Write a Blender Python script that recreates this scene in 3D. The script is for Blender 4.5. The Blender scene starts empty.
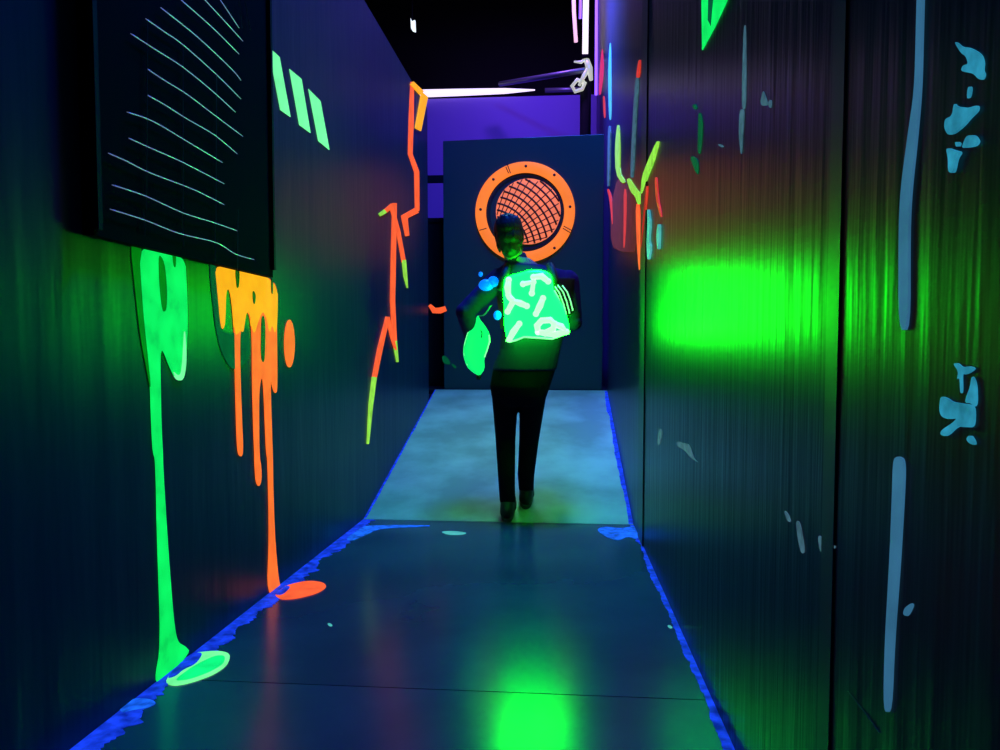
import bpy, bmesh, math, random
from mathutils import Vector, Matrix, Euler
random.seed(7)
C = bpy.context.scene.collection
S = bpy.context.scene

# ------------------------------------------------------------------ camera
F = 740.0                                   # focal length in pixels of a 1000 px wide frame
CAM = Vector((0.0, 0.0, 0.87))
PITCH = math.radians(-3.0)
YAW = math.atan(61 / F)
cd = bpy.data.cameras.new('camera'); cam = bpy.data.objects.new('camera', cd); C.objects.link(cam)
cd.sensor_width = 36.0; cd.lens = 36.0 * F / 1000.0; cd.clip_start = 0.02; cd.clip_end = 100
cam.location = CAM; cam.rotation_euler = (math.pi / 2 + PITCH, 0, YAW)
S.camera = cam
ROT = Euler((math.pi / 2 + PITCH, 0, YAW)).to_matrix()

def ray(px, py):
    return ROT @ Vector(((px - 500) / F, (375 - py) / F, -1.0))
def hit(px, py, P0, N):
    d = ray(px, py); t = (P0 - CAM).dot(N) / d.dot(N)
    return CAM + d * t
vp = ray(561, 364); SL = vp.z / vp.y        # the near floor falls away gently
vr = ray(561, 159); SR = vr.z / vr.y        # the ramp rises
NF = Vector((0, -SL, 1)).normalized(); PF = Vector((0, 0, 0))
XL = hit(70, 750, PF, NF).x                 # left wall face
XR = hit(735, 750, PF, NF).x                # right wall face
YJ = hit(495, 522, PF, NF).y                # foot of the ramp
ZJ = SL * YJ
NR = Vector((0, -SR, 1)).normalized(); PR = Vector((0, YJ, ZJ))
YE = hit(522, 390, PR, NR).y                # head of the ramp
ZE = ZJ + SR * (YE - YJ)
print('XL', XL, 'XR', XR, 'YJ', YJ, ZJ, 'YE', YE, ZE, 'slopes', SL, SR)
PL, NL = Vector((XL, 0, 0)), Vector((1, 0, 0))
PRW, NRW = Vector((XR, 0, 0)), Vector((-1, 0, 0))

# ------------------------------------------------------------------ world, exposure
w = bpy.data.worlds.new('world'); S.world = w; w.use_nodes = True
w.node_tree.nodes['Background'].inputs[0].default_value = (0.01, 0.02, 0.06, 1)
w.node_tree.nodes['Background'].inputs[1].default_value = 0.3
S.view_settings.view_transform = 'Standard'; S.view_settings.look = 'None'
S.view_settings.gamma = 1.0; S.view_settings.exposure = 0.0
S.view_settings.use_curve_mapping = False

# ------------------------------------------------------------------ lamps of the arena, with two added fills
def area(name, loc, target, size, sy, power, col, spread=180):
    l = bpy.data.lights.new(name, 'AREA'); l.shape = 'RECTANGLE'; l.size = size; l.size_y = sy
    l.energy = power; l.color = col; l.spread = math.radians(spread)
    o = bpy.data.objects.new(name, l); C.objects.link(o); o.location = loc
    o.rotation_euler = (Vector(target) - Vector(loc)).to_track_quat('-Z', 'Y').to_euler()
    return o
CEIL = 5.6
area('added_wall_wash', (-0.9, 6.6, 5.0), (0.39, 6.2, 3.5), 0.5, 0.2, 260, (0.05, 0.12, 1.0), 60)  # added light, turns the far upper right wall blue
area('blue_flood_light', (0.05, 3.9, 5.35), (-1.0, 3.6, 0.9), 0.5, 1.2, 400, (0.004, 0.09, 1.0))
area('added_teal_fill', (-0.35, 5.55, 5.35), (-0.35, 5.1, 0.1), 0.3, 0.3, 9, (0.20, 0.80, 0.72), 44)  # added fill that tints the lower ramp teal
area('violet_flood_light', (-0.3, 7.9, 5.2), (-0.5, 9.6, 3.0), 0.6, 0.2, 26, (0.28, 0.10, 1.0), 120)

# ------------------------------------------------------------------ materials
def lin(c): return tuple(((x / 255) / 12.92 if x / 255 <= 0.04045 else ((x / 255 + 0.055) / 1.055) ** 2.4) for x in c)
def mat(name, col, rough=0.6, metal=0.0, emit=None, es=1.0, spec=0.5, bump=None, mix=None):
    """col, mix: linear colours. bump=(scale xyz, strength, distance); mix=(colour, noise scale, lo, hi)"""
    m = bpy.data.materials.new(name); m.use_nodes = True
    nt = m.node_tree; b = nt.nodes['Principled BSDF']
    b.inputs['Base Color'].default_value = (*col, 1); b.inputs['Roughness'].default_value = rough
    b.inputs['Metallic'].default_value = metal; b.inputs['Specular IOR Level'].default_value = spec
    if emit:
        b.inputs['Emission Color'].default_value = (*emit, 1); b.inputs['Emission Strength'].default_value = es
    tc = nt.nodes.new('ShaderNodeTexCoord')
    if bump:
        mp = nt.nodes.new('ShaderNodeMapping'); mp.inputs['Scale'].default_value = bump[0]
        nz = nt.nodes.new('ShaderNodeTexNoise'); nz.inputs['Scale'].default_value = 1.0; nz.inputs['Detail'].default_value = 3
        bp = nt.nodes.new('ShaderNodeBump'); bp.inputs['Strength'].default_value = bump[1]; bp.inputs['Distance'].default_value = bump[2]
        nt.links.new(tc.outputs['Object'], mp.inputs[0]); nt.links.new(mp.outputs[0], nz.inputs['Vector'])
        nt.links.new(nz.outputs['Fac'], bp.inputs['Height']); nt.links.new(bp.outputs[0], b.inputs['Normal'])
    if mix:
        n2 = nt.nodes.new('ShaderNodeTexNoise'); n2.inputs['Scale'].default_value = mix[1]; n2.inputs['Detail'].default_value = 6
        rp = nt.nodes.new('ShaderNodeValToRGB'); rp.color_ramp.elements[0].position = mix[2]; rp.color_ramp.elements[1].position = mix[3]
        rp.color_ramp.elements[0].color = (*col, 1); rp.color_ramp.elements[1].color = (*mix[0], 1)
        nt.links.new(tc.outputs['Object'], n2.inputs['Vector']); nt.links.new(n2.outputs['Fac'], rp.inputs[0])
        nt.links.new(rp.outputs[0], b.inputs['Base Color'])
    return m
def glow(name, rgb, k=1.0, var=0.25, scale=14):
    """fluorescent paint: rgb is what it shows, var the patchiness of the brushed coat"""
    c = lin(rgb); m = mat(name, tuple(x * 0.25 for x in c), 0.7, emit=c, es=k, spec=0.2)
    nt = m.node_tree; b = nt.nodes['Principled BSDF']
    tc = nt.nodes.new('ShaderNodeTexCoord'); nz = nt.nodes.new('ShaderNodeTexNoise'); nz.inputs['Scale'].default_value = scale
    nz.inputs['Detail'].default_value = 5
    mr = nt.nodes.new('ShaderNodeMapRange'); mr.inputs['From Min'].default_value = 0.3; mr.inputs['From Max'].default_value = 0.7
    mr.inputs['To Min'].default_value = k * (1 - var); mr.inputs['To Max'].default_value = k * (1 + var)
    nt.links.new(tc.outputs['Object'], nz.inputs['Vector']); nt.links.new(nz.outputs['Fac'], mr.inputs[0])
    nt.links.new(mr.outputs[0], b.inputs['Emission Strength'])
    return m

M = {}
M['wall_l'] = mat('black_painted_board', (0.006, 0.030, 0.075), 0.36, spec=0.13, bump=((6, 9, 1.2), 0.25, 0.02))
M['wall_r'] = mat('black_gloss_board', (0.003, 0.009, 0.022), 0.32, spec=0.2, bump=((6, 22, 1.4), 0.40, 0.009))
M['floor'] = mat('dark_grey_floor_paint', (0.05, 0.05, 0.09), 0.22, spec=0.4, bump=((5, 3, 5), 0.08, 0.01), mix=((0.08, 0.08, 0.13), 2.2, 0.35, 0.7))
M['ramp'] = mat('worn_grey_ramp_board', (0.28, 0.32, 0.24), 0.5, spec=0.3, bump=((9, 4, 9), 0.15, 0.01), mix=((0.50, 0.56, 0.44), 2.4, 0.38, 0.66))
M['black'] = mat('matt_black', (0.008, 0.008, 0.010), 0.8, spec=0.2)
M['violet'] = mat('violet_wall_paint', (0.35, 0.22, 0.75), 0.8)
M['board'] = mat('dark_panel_paint', (0.03, 0.055, 0.06), 0.6, spec=0.3, bump=((12, 12, 2), 0.1, 0.01))
M['batten'] = mat('black_batten', (0.015, 0.02, 0.02), 0.4)
M['wire'] = mat('highlight_wire', (0.75, 0.8, 0.95), 0.35, metal=0.3, emit=lin((120, 125, 150)), es=0.45)  # pale colour and faint glow stand for highlights on the dark mesh
M['wire_dim'] = mat('dark_wire', (0.12, 0.15, 0.2), 0.4, metal=0.5)
M['netback'] = mat('mesh_backing', (0.003, 0.003, 0.008), 0.9, spec=0.03)
M['grey_metal'] = mat('grey_metal', (0.4, 0.4, 0.45), 0.4, metal=0.6)
M['g'] = glow('green_fluorescent_paint', (10, 235, 95), 1.0)
M['g_dark'] = glow('thin_green_fluorescent_paint', (0, 135, 20), 0.8)
M['g_dim'] = glow('faint_green_fluorescent_paint', (0, 100, 55), 0.6)
M['g_pale'] = glow('pale_green_fluorescent_paint', (120, 250, 160), 1.0, 0.12)
M['g_puddle'] = glow('green_puddle_paint', (15, 245, 120), 1.0)
M['g_rim'] = glow('pale_green_puddle_rim', (120, 255, 150), 1.0)
M['o_top'] = glow('amber_fluorescent_paint', (255, 172, 25), 1.0, 0.1)
M['o'] = glow('orange_fluorescent_paint', (255, 112, 42), 1.0, 0.15)
M['o_red'] = glow('red_orange_fluorescent_paint', (255, 95, 45), 1.0, 0.2)
M['red'] = glow('red_fluorescent_paint', (225, 60, 45), 0.8)
M['red_dim'] = glow('faint_red_paint', (100, 38, 26), 0.75, 0.35)
M['pink'] = glow('pink_fluorescent_paint', (225, 50, 120), 0.9)
M['yg'] = glow('yellow_green_fluorescent_paint', (150, 225, 70), 0.9)
M['teal'] = glow('teal_fluorescent_paint', (90, 200, 190), 0.7)
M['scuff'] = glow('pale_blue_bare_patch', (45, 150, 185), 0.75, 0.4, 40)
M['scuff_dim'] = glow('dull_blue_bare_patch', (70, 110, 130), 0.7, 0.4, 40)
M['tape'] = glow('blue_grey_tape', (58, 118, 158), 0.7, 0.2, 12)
M['blue'] = glow('blue_fluorescent_edge_paint', (20, 58, 215), 0.85, 0.75, 26)
M['slit'] = mat('bare_wall_gap', (0.02, 0.06, 0.03), 0.6)
M['ring'] = glow('orange_ring_paint', (255, 128, 48), 1.0, 0.12, 3)
M['dome'] = glow('salmon_dome_paint', (255, 128, 92), 0.95, 0.15, 6)
M['bar'] = mat('dark_red_bar', (0.10, 0.008, 0.006), 0.6)
M['dark_rim'] = mat('dark_recess', (0.01, 0.018, 0.02), 0.8)

# ------------------------------------------------------------------ object helpers
def tag(o, label=None, cat=None, group=None, kind=None):
    if label: o['label'] = label
    if cat: o['category'] = cat
    if group: o['group'] = group
    if kind: o['kind'] = kind
    return o
def empty(name, loc, rz=0):
    o = bpy.data.objects.new(name, None); C.objects.link(o); o.location = loc; o.rotation_euler = (0, 0, rz)
    o.empty_display_size = 0.1; return o
def link(name, bm, mats, parent=None, smooth=False, loc=None):
    """bm in world coordinates; the object's origin is moved to its own centre"""
    me = bpy.data.meshes.new(name)
    if bm.verts:
        if loc is None:
            mn = Vector([min(v.co[i] for v in bm.verts) for i in range(3)]); mx = Vector([max(v.co[i] for v in bm.verts) for i in range(3)])
            loc = (mn + mx) / 2; loc.z = mn.z
    loc = Vector(loc)
    bmesh.ops.translate(bm, verts=bm.verts, vec=-loc)
    bmesh.ops.recalc_face_normals(bm, faces=bm.faces)
    bm.to_mesh(me); bm.free()
    o = bpy.data.objects.new(name, me); C.objects.link(o)
    for m in (mats if isinstance(mats, (list, tuple)) else [mats]): me.materials.append(m)
    if smooth:
        for p in me.polygons: p.use_smooth = True
    if parent:
        o.parent = parent; o.location = loc - WORLD.get(parent.name, parent.location)
    else: o.location = loc
    WORLD[o.name] = loc
    return o
WORLD = {}
def box(bm, lo, hi, mi=0, rot=None, piv=None):
    c = (Vector(lo) + Vector(hi)) / 2; s = Vector(hi) - Vector(lo)
    r = bmesh.ops.create_cube(bm, size=1.0, matrix=Matrix.Translation(c) @ Matrix.Diagonal((*s, 1)))
    for v in r['verts']:
        for f in v.link_faces: f.material_index = mi
    if rot is not None: bmesh.ops.rotate(bm, verts=r['verts'], cent=piv or c, matrix=rot)
    return r['verts']
def tube(bm, pts, r, n=8, mi=0, caps=True):
    pts = [Vector(p) for p in pts]; rings = []
    rr = r if isinstance(r, (list, tuple)) else [r] * len(pts)
    prev = None
    for i, p in enumerate(pts):
        t = (pts[min(i + 1, len(pts) - 1)] - pts[max(i - 1, 0)]).normalized()
        if prev is None: u = t.orthogonal().normalized()
        else: u = (prev - t * prev.dot(t)).normalized()
        prev = u; v = t.cross(u)
        rings.append([bm.verts.new(p + (u * math.cos(2 * math.pi * k / n) + v * math.sin(2 * math.pi * k / n)) * rr[i]) for k in range(n)])
    for a, b in zip(rings, rings[1:]):
        for k in range(n):
            f = bm.faces.new((a[k], a[(k + 1) % n], b[(k + 1) % n], b[k])); f.material_index = mi
    if caps:
        bm.faces.new(rings[0][::-1]).material_index = mi; bm.faces.new(rings[-1]).material_index = mi
def prism(bm, pts3, nrm, h, mi=0, base=0.0):
    """closed outline raised along nrm"""
    lo = [bm.verts.new(p + nrm * base) for p in pts3]; hi = [bm.verts.new(p + nrm * h) for p in pts3]
    n = len(lo)
    fs = [bm.faces.new(hi), bm.faces.new(lo[::-1])]
    for i in range(n): fs.append(bm.faces.new((lo[i], lo[(i + 1) % n], hi[(i + 1) % n], hi[i])))
    for f in fs: f.material_index = mi; f.normal_update()
    bmesh.ops.triangulate(bm, faces=[f for f in fs if len(f.verts) > 4])
def on(plane, px, py):
    P0, N = plane; return hit(px, py, P0, N)
LW, RW, FL, RM = (PL, NL), (PRW, NRW), (PF, NF), (PR, NR)
def stroke_px(pts, wid):
    """outline in the photo's frame of a brush stroke whose width varies"""
    wid = wid if isinstance(wid, (list, tuple)) else [wid] * len(pts)
    a, b = [], []
    for i, p in enumerate(pts):
        q0 = pts[max(i - 1, 0)]; q1 = pts[min(i + 1, len(pts) - 1)]
        dx, dy = q1[0] - q0[0], q1[1] - q0[1]; L = math.hypot(dx, dy) or 1
        nx, ny = -dy / L * wid[i] / 2, dx / L * wid[i] / 2
        a.append((p[0] + nx, p[1] + ny)); b.append((p[0] - nx, p[1] - ny))
    return a + b[::-1]
def rounded(p, n=2):
    for _ in range(n):
        q = []
        for i in range(len(p)):
            a, b = p[i], p[(i + 1) % len(p)]
            q += [(a[0] * .78 + b[0] * .22, a[1] * .78 + b[1] * .22), (a[0] * .22 + b[0] * .78, a[1] * .22 + b[1] * .78)]
        p = q
    return p
def painted(name, plane, polys, mats, label, cat, group=None, h=0.003, sm=2):
    """a raised coat of paint on a wall or floor: polys = [(outline, material index)]"""
    bm = bmesh.new()
    for i, (pp, mi) in enumerate(polys):
        prism(bm, [on(plane, *p) for p in (rounded(pp, sm) if len(pp) < 60 else rounded(pp, 1))], plane[1], h + 0.0006 * i, mi, base=0.0003)
    o = link(name, bm, mats); tag(o, label, cat, group); return o
def zz(s, ox, oy, pts): return [(ox + u / s, oy + v / s) for u, v in pts]

# ------------------------------------------------------------------ the setting
def slab(name, y0, z0, y1, z1, x0, x1, th, m):
    bm = bmesh.new(); vs = []
    for y, z in ((y0, z0), (y1, z1)):
        vs.append([bm.verts.new((x0, y, z)), bm.verts.new((x1, y, z)), bm.verts.new((x1, y, z - th)), bm.verts.new((x0, y, z - th))])
    a, b = vs
    for k in range(4): bm.faces.new((a[k], a[(k + 1) % 4], b[(k + 1) % 4], b[k]))
    bm.faces.new(a[::-1]); bm.faces.new(b)
    return tag(link(name, bm, m), kind='structure')
YS = hit(527, 693, PF, NF).y
slab('floor', -1.6, SL * -1.6, YS - 0.002, SL * (YS - 0.002), XL, XR, 0.04, M['floor'])
slab('floor', YS + 0.002, SL * (YS + 0.002), YJ - 0.004, SL * (YJ - 0.004), XL, XR, 0.04, M['floor'])
slab('floor', YJ + 0.004, ZJ + SR * 0.004, YE, ZE, XL, XR, 0.04, M['ramp'])
slab('floor', YE + 0.001, ZE, 9.8, ZE, -3.0, XR, 0.04, M['black'])
def wall(name, lo, hi, m):
    bm = bmesh.new(); box(bm, lo, hi); return tag(link(name, bm, m), kind='structure')
YLE = on(LW, 428, 250).y                      # where the left wall stops
ZLT = on(LW, 411, 80).z
YREND = on(RW, 597, 50).y
print('YLE', YLE, 'ZLT', ZLT, 'YREND', YREND)
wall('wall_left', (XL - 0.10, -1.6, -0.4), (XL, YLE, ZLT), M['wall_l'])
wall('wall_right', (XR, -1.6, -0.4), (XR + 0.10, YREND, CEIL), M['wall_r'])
wall('wall_behind', (XL - 0.1, -1.7, -0.4), (XR + 0.1, -1.6, CEIL), M['black'])
YB = 9.7
ZB = hit(500, 97, Vector((0, YB, 0)), Vector((0, 1, 0))).z
wall('wall_far', (-3.0, YB, 0.0), (XR + 0.9, YB + 0.1, ZB), M['violet'])
wall('wall_far', (-3.0, YB + 0.9, 0.0), (XR + 0.9, YB + 1.0, CEIL), M['black'])
wall('ceiling', (-3.1, -1.7, CEIL), (XR + 1.0, YB + 1.0, CEIL + 0.05), M['black'])
# battens covering the joints of the right wall
def batten(name, px0, px1, proud, z0=-0.2, z1=CEIL - 0.01, m=None):
    y1 = on(RW, px0, 300).y; y0 = on(RW, px1, 300).y
    bm = bmesh.new(); box(bm, (XR - proud, y0, z0), (XR - 0.0002, y1, z1))
    return tag(link(name, bm, m or M['batten']), kind='structure')
batten('trim_1', 829, 841, 0.003)
batten('trim_2', 641, 646, 0.006)
# painted edges of the floor
def edge(name, side, y0, y1, zf, wf, n, seed):
    rnd = random.Random(seed); cur = 0.8; bm = bmesh.new(); ins, outs = [], []
    for i in range(n + 1):
        y = y0 + (y1 - y0) * i / n; cur = cur * 0.88 + 0.12 * rnd.random() ** 2 * 3; wd = wf * max(0.12, cur + 0.12 * rnd.random())
        x = XL if side < 0 else XR; s = 1 if side < 0 else -1
        outs.append(Vector((x + s * 0.0005, y, zf(y)))); ins.append(Vector((x + s * wd, y, zf(y))))
    prism(bm, outs + ins[::-1], Vector((0, 0, 1)), 0.002, 0, base=-0.001)
    return tag(link(name, bm, M['blue']), kind='structure')
fz = lambda y: SL * y
rz = lambda y: ZJ + SR * (y - YJ)
edge('trim_3', -1, 0.9, YJ - 0.01, fz, 0.055, 420, 3)
edge('trim_4', 1, 0.5, YJ - 0.01, fz, 0.018, 300, 4)
edge('trim_5', -1, YJ + 0.01, YE - 0.02, rz, 0.012, 50, 5)
edge('trim_6', 1, YJ + 0.01, YE - 0.02, rz, 0.025, 50, 6)

# low black screen and rail in the gap beside the panel, behind the ramp head
YG = YE + 0.45
PG = (Vector((0, YG, 0)), Vector((0, 1, 0)))
bm = bmesh.new(); zg = hit(438, 218, *PG).z
box(bm, (-2.4, YG, ZE), (-0.75, YG + 0.06, zg)); box(bm, (-2.42, YG - 0.01, zg - 0.04), (-0.75, YG + 0.07, zg + 0.0))
tag(link('low_screen', bm, M['black']), 'low black screen in the gap left of the tall panel with the orange ring', 'screen')
bm = bmesh.new(); za, zb_ = hit(438, 180, *PG).z, hit(438, 173, *PG).z
box(bm, (-2.4, YG + 0.09, za), (-0.75, YG + 0.14, zb_)); box(bm, (-0.80, YG + 0.085, ZE), (-0.75, YG + 0.145, zb_ + 0.01)); box(bm, (-2.4, YG + 0.085, ZE), (-2.35, YG + 0.145, zb_ + 0.01))
tag(link('guard_rail', bm, M['black']), 'thin black rail crossing the violet strip left of the ring panel', 'rail')

# ------------------------------------------------------------------ the tall panel with the porthole
YP = YE + 0.03
PP = (Vector((0, YP, 0)), Vector((0, -1, 0)))
a = hit(443, 141, *PP); b = hit(604, 134, *PP)
panel = empty('porthole_panel', ((a.x + b.x) / 2, YP + 0.03, ZE)); WORLD[panel.name] = panel.location.copy()
tag(panel, 'tall dark panel closing the top of the ramp with a round orange porthole', 'panel')
bm = bmesh.new(); vs = box(bm, (a.x, YP, ZE), (b.x, YP + 0.06, a.z))
for v in vs:
    if v.co.z > 2 and v.co.x > -0.2: v.co.z = b.z
bmesh.ops.bevel(bm, geom=[e for e in bm.edges], offset=0.004, segments=1, affect='EDGES')
link('board', bm, M['board'], panel)
cc = hit(525, 212.5, *PP); rp = (hit(575, 212.5, *PP) - cc).length
def annulus(bm, c, r0, r1, y0, y1, n=72, bev=0.006):
    prof = [(r0, y1), (r0, y0 + bev), (r0 + bev, y0), (r1 - bev, y0), (r1, y0 + bev), (r1, y1)]
    R = []
    for k in range(n):
        t = 2 * math.pi * k / n
        R.append([bm.verts.new((c.x + r * math.cos(t), y, c.z + r * math.sin(t))) for r, y in prof])
    m = len(prof)
    for k in range(n):
        for j in range(m): bm.faces.new((R[k][j], R[k][(j + 1) % m], R[(k + 1) % n][(j + 1) % m], R[(k + 1) % n][j]))
bm = bmesh.new(); annulus(bm, cc, rp * 0.785, rp, YP - 0.025, YP)
ring = link('ring', bm, M['ring'], panel, True)
px2 = lambda u, v: hit(470 + u / 6.25, 150 + v / 6.25, *PP)
for (u, v) in ((148, 188), (350, 105), (527, 160), (625, 358), (528, 615), (68, 375)):
    p = px2(u, v); bm = bmesh.new()
    tube(bm, [(p.x, YP - 0.025, p.z), (p.x, YP - 0.029, p.z), (p.x, YP - 0.031, p.z)], [0.012, 0.012, 0.006], 12)
    link('screw', bm, M['bar'], ring)
for (u, v, u2, v2) in ((232, 88, 255, 150), (225, 110, 243, 150), (60, 505, 105, 492), (585, 478, 640, 508), (580, 492, 628, 520)):
    p, q = px2(u, v), px2(u2, v2); bm = bmesh.new()
    tube(bm, [(p.x, YP - 0.0255, p.z), (q.x, YP - 0.0255, q.z)], 0.004, 6)
    link('joint_line', bm, M['bar'], ring)
bm = bmesh.new(); annulus(bm, cc, rp * 0.70, rp * 0.785, YP - 0.006, YP, 64, 0.002)
link('recess_rim', bm, M['dark_rim'], panel, True)
dc = px2(365, 385); rd = rp * 0.655
bulge = lambda r: 0.045 * math.sqrt(max(0.0, 1 - (r / rd) ** 2))
bm = bmesh.new(); prev = None; NN = 56
for j in range(9):
    r = rd * (1 - j / 9); y = YP - 0.004 - bulge(r)
    cur = [bm.verts.new((dc.x + r * math.cos(2 * math.pi * k / NN), y, dc.z + r * math.sin(2 * math.pi * k / NN))) for k in range(NN)]
    if prev:
        for k in range(NN): bm.faces.new((prev[k], prev[(k + 1) % NN], cur[(k + 1) % NN], cur[k]))
    else: first = cur
    prev = cur
bm.faces.new(prev); 
bot = [bm.verts.new((v.co.x, YP - 0.0005, v.co.z)) for v in first]
for k in range(NN): bm.faces.new((first[k], bot[k], bot[(k + 1) % NN], first[(k + 1) % NN]))
bm.faces.new(bot[::-1])
link('dome', bm, M['dome'], panel, True)
# bars of the grille: arcs about a point at lower left, crossed by spokes
bm = bmesh.new(); ac = px2(100, 640); s1 = (px2(200, 0) - px2(100, 0)).length / 100
def onto(x, z):
    r = math.hypot(x - dc.x, z - dc.z); return r, Vector((x, YP - 0.004 - bulge(r) - 0.002, z))
for rad in range(150, 640, 40):
    run = []
    for k in range(90):
        t = math.radians(-20 + k * 1.5); r, p = onto(ac.x + rad * s1 * math.cos(t), ac.z + rad * s1 * math.sin(t))
        if r < rd * 0.985: run.append(p)
        elif len(run) > 2: tube(bm, run, 0.0085, 6); run = []
        else: run = []
    if len(run) > 2: tube(bm, run, 0.0085, 6)
for k in range(0, 24):
    t = math.radians(-12 + k * 5.0); run = []
    for j in range(60):
        rad = 60 + j * 10; r, p = onto(ac.x + rad * s1 * math.cos(t), ac.z + rad * s1 * math.sin(t))
        if r < rd * 0.985: run.append(p)
    if len(run) > 2: tube(bm, run, 0.0045, 6)
link('grille', bm, M['bar'], panel, True)
# small marks on and beside the panel
bm = bmesh.new(); pts = [hit(x, y, Vector((0, YP - 0.001, 0)), PP[1]) for x, y in stroke_px([(429.5, 305), (434, 310.5), (440, 310.5), (446, 308.5)], [3, 6, 6, 5])]
prism(bm, pts, Vector((0, -1, 0)), 0.004, 0, base=-0.008)
tag(link('tape_scrap', bm, M['o_red']), 'small curved orange tape scrap at the left edge of the ring panel', 'tape')
painted('scuff_mark', PP, [(stroke_px([(443, 356), (446, 361), (450, 364)], [3, 7, 2]), 0), (stroke_px([(452, 364), (456, 368)], [2, 3]), 0)], [M['g_dim']],
        'small dull green scuff low on the ring panel left of the phaser', 'scuff mark', h=0.002)

# ------------------------------------------------------------------ dark wire mesh panel, upper left
NETX = XL + 0.028
NP = (Vector((NETX, 0, 0)), Vector((1, 0, 0)))
a, b = hit(94, 235, *NP), hit(273, 277.5, *NP); zb = (a.z + b.z) / 2; print('net', a, b)
net = empty('wire_mesh_panel', (XL, (a.y + b.y) / 2, zb)); WORLD[net.name] = net.location.copy()
tag(net, 'black panel covered in sagging pale wires high on the left wall above the drips', 'panel')
bm = bmesh.new(); ztop = ZLT - 0.02
vs = box(bm, (XL + 0.0002, a.y, zb), (NETX, b.y, ztop))
for v in vs:
    if v.co.z < zb + 0.01: v.co.z = a.z if v.co.y < (a.y + b.y) / 2 else b.z
link('backing', bm, M['netback'], net)
bm = bmesh.new()
for yy in (a.y + 0.008, b.y - 0.008):
    bm = bmesh.new(); box(bm, (NETX, yy - 0.008, zb + 0.02), (NETX + 0.012, yy + 0.008, ztop)); link('frame_bar', bm, M['black'], net)
NQ = (Vector((NETX + 0.008, 0, 0)), Vector((1, 0, 0)))
lines = [[(295,560),(390,590),(480,625),(580,650),(630,680),(680,695)], [(300,495),(390,525),(490,570),(570,595),(635,618)],
 [(290,410),(340,432),(400,462),(500,500),(545,520),(600,548)], [(345,370),(400,395),(490,435),(600,492)], [(340,300),(410,325),(500,378),(595,435)],
 [(395,255),(440,280),(500,318),(575,362),(635,412)], [(395,185),(440,215),(500,252),(570,305),(650,365)], [(350,90),(420,135),(490,180),(570,245),(630,300)],
 [(390,50),(440,85),(490,120),(580,200),(645,265)], [(430,20),(530,100),(620,185),(645,215)], [(485,0),(570,75),(640,145)], [(530,-20),(600,55),(650,110)], [(590,0),(640,75)]]
for L in lines:
    pts = [hit(u / 2.677, v / 2.677, *NQ) for u, v in L]
    sm = []
    for i in range(len(pts) - 1):
        for k in range(4):
            t = k / 4; a_, b_, c_, d_ = pts[max(i - 1, 0)], pts[i], pts[i + 1], pts[min(i + 2, len(pts) - 1)]
            sm.append(0.5 * ((2 * b_) + (c_ - a_) * t + (2 * a_ - 5 * b_ + 4 * c_ - d_) * t * t + (3 * b_ - a_ - 3 * c_ + d_) * t ** 3))
    sm.append(pts[-1]); bm = bmesh.new(); tube(bm, sm, [0.0011] + [0.0016] * (len(sm) - 2) + [0.001], 6)
    link('wire', bm, M['wire'], net, True)
for L in [[(385,560),(388,630)], [(488,575),(492,660)], [(575,600),(577,700)], [(637,560),(636,735)], [(640,0),(648,75)], [(655,0),(670,80)], [(395,60),(392,560)], [(490,120),(490,560)], [(580,200),(578,600)]]:
    pts = [hit(u / 2.677, v / 2.677, *NQ) for u, v in L]; bm = bmesh.new()
    tube(bm, pts, 0.0012, 5); link('cross_wire', bm, M['wire_dim'], net)

# ------------------------------------------------------------------ paint on the left wall
Z2 = lambda pts: zz(2.885, 80, 220, pts)
Z3 = lambda pts: zz(2.586, 60, 460, pts)
green = Z2([(166,60),(300,100),(305,200),(308,300),(303,400),(297,450),(288,464),(275,460),(255,420),(240,378),(231,376),(228,400),(232,600),(236,670)]) + \
    Z3([(264,20),(275,200),(290,400),(300,470),(322,482),(335,497),(262,577),(243,572),(260,478),(250,200),(246,0)]) + Z2([(209,670),(205,600),(200,450),(188,350),(178,250)])
painted('paint_drip', LW, [(Z2([(143,55),(178,66),(188,350),(204,500),(193,440),(172,330),(158,200)]), 1), (green, 0),
    (Z2([(222,95),(240,120),(248,200),(246,262),(233,265),(224,180)]), 1), (Z2([(262,92),(273,96),(272,140),(265,130)]), 1),
    (Z2([(166,60),(300,100),(300,106),(166,66)]), 2), (Z2([(297,300),(303,400),(297,450),(288,464),(275,460),(263,435),(276,448),(287,446),(292,400)]), 2)],
    [M['g'], M['g_dark'], M['g_pale']], 'green paint run below the wire panel, one thin drip reaching the floor', 'paint drip')
otop = Z2([(385,118),(568,168),(567,300),(560,330),(551,300),(545,330),(535,280),(524,262),(512,290),(500,330),(492,310),(488,275),(478,262),(472,300),(468,325),(460,318),(452,330),(444,330),(436,230),(428,196),(418,205),(416,300),(408,318),(402,300),(394,210)])
oall = Z2([(440,140),(566,170),(565,260),(568,490),(561,502),(553,480),(547,455),(551,600),(554,680)]) + Z3([(550,100),(554,200),(562,300),(572,345),(534,350),(540,200),(536,0)]) + \
    Z2([(536,670),(533,600),(527,460),(520,455),(514,500),(515,680)]) + Z3([(519,20),(519,55),(512,70),(505,55),(502,10)]) + \
    Z2([(502,670),(499,600),(495,450),(495,330),(488,275),(478,262),(472,300),(468,325),(460,318),(459,400),(464,560),(469,670),(462,685),(452,668),(447,500),(443,330)])
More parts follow.
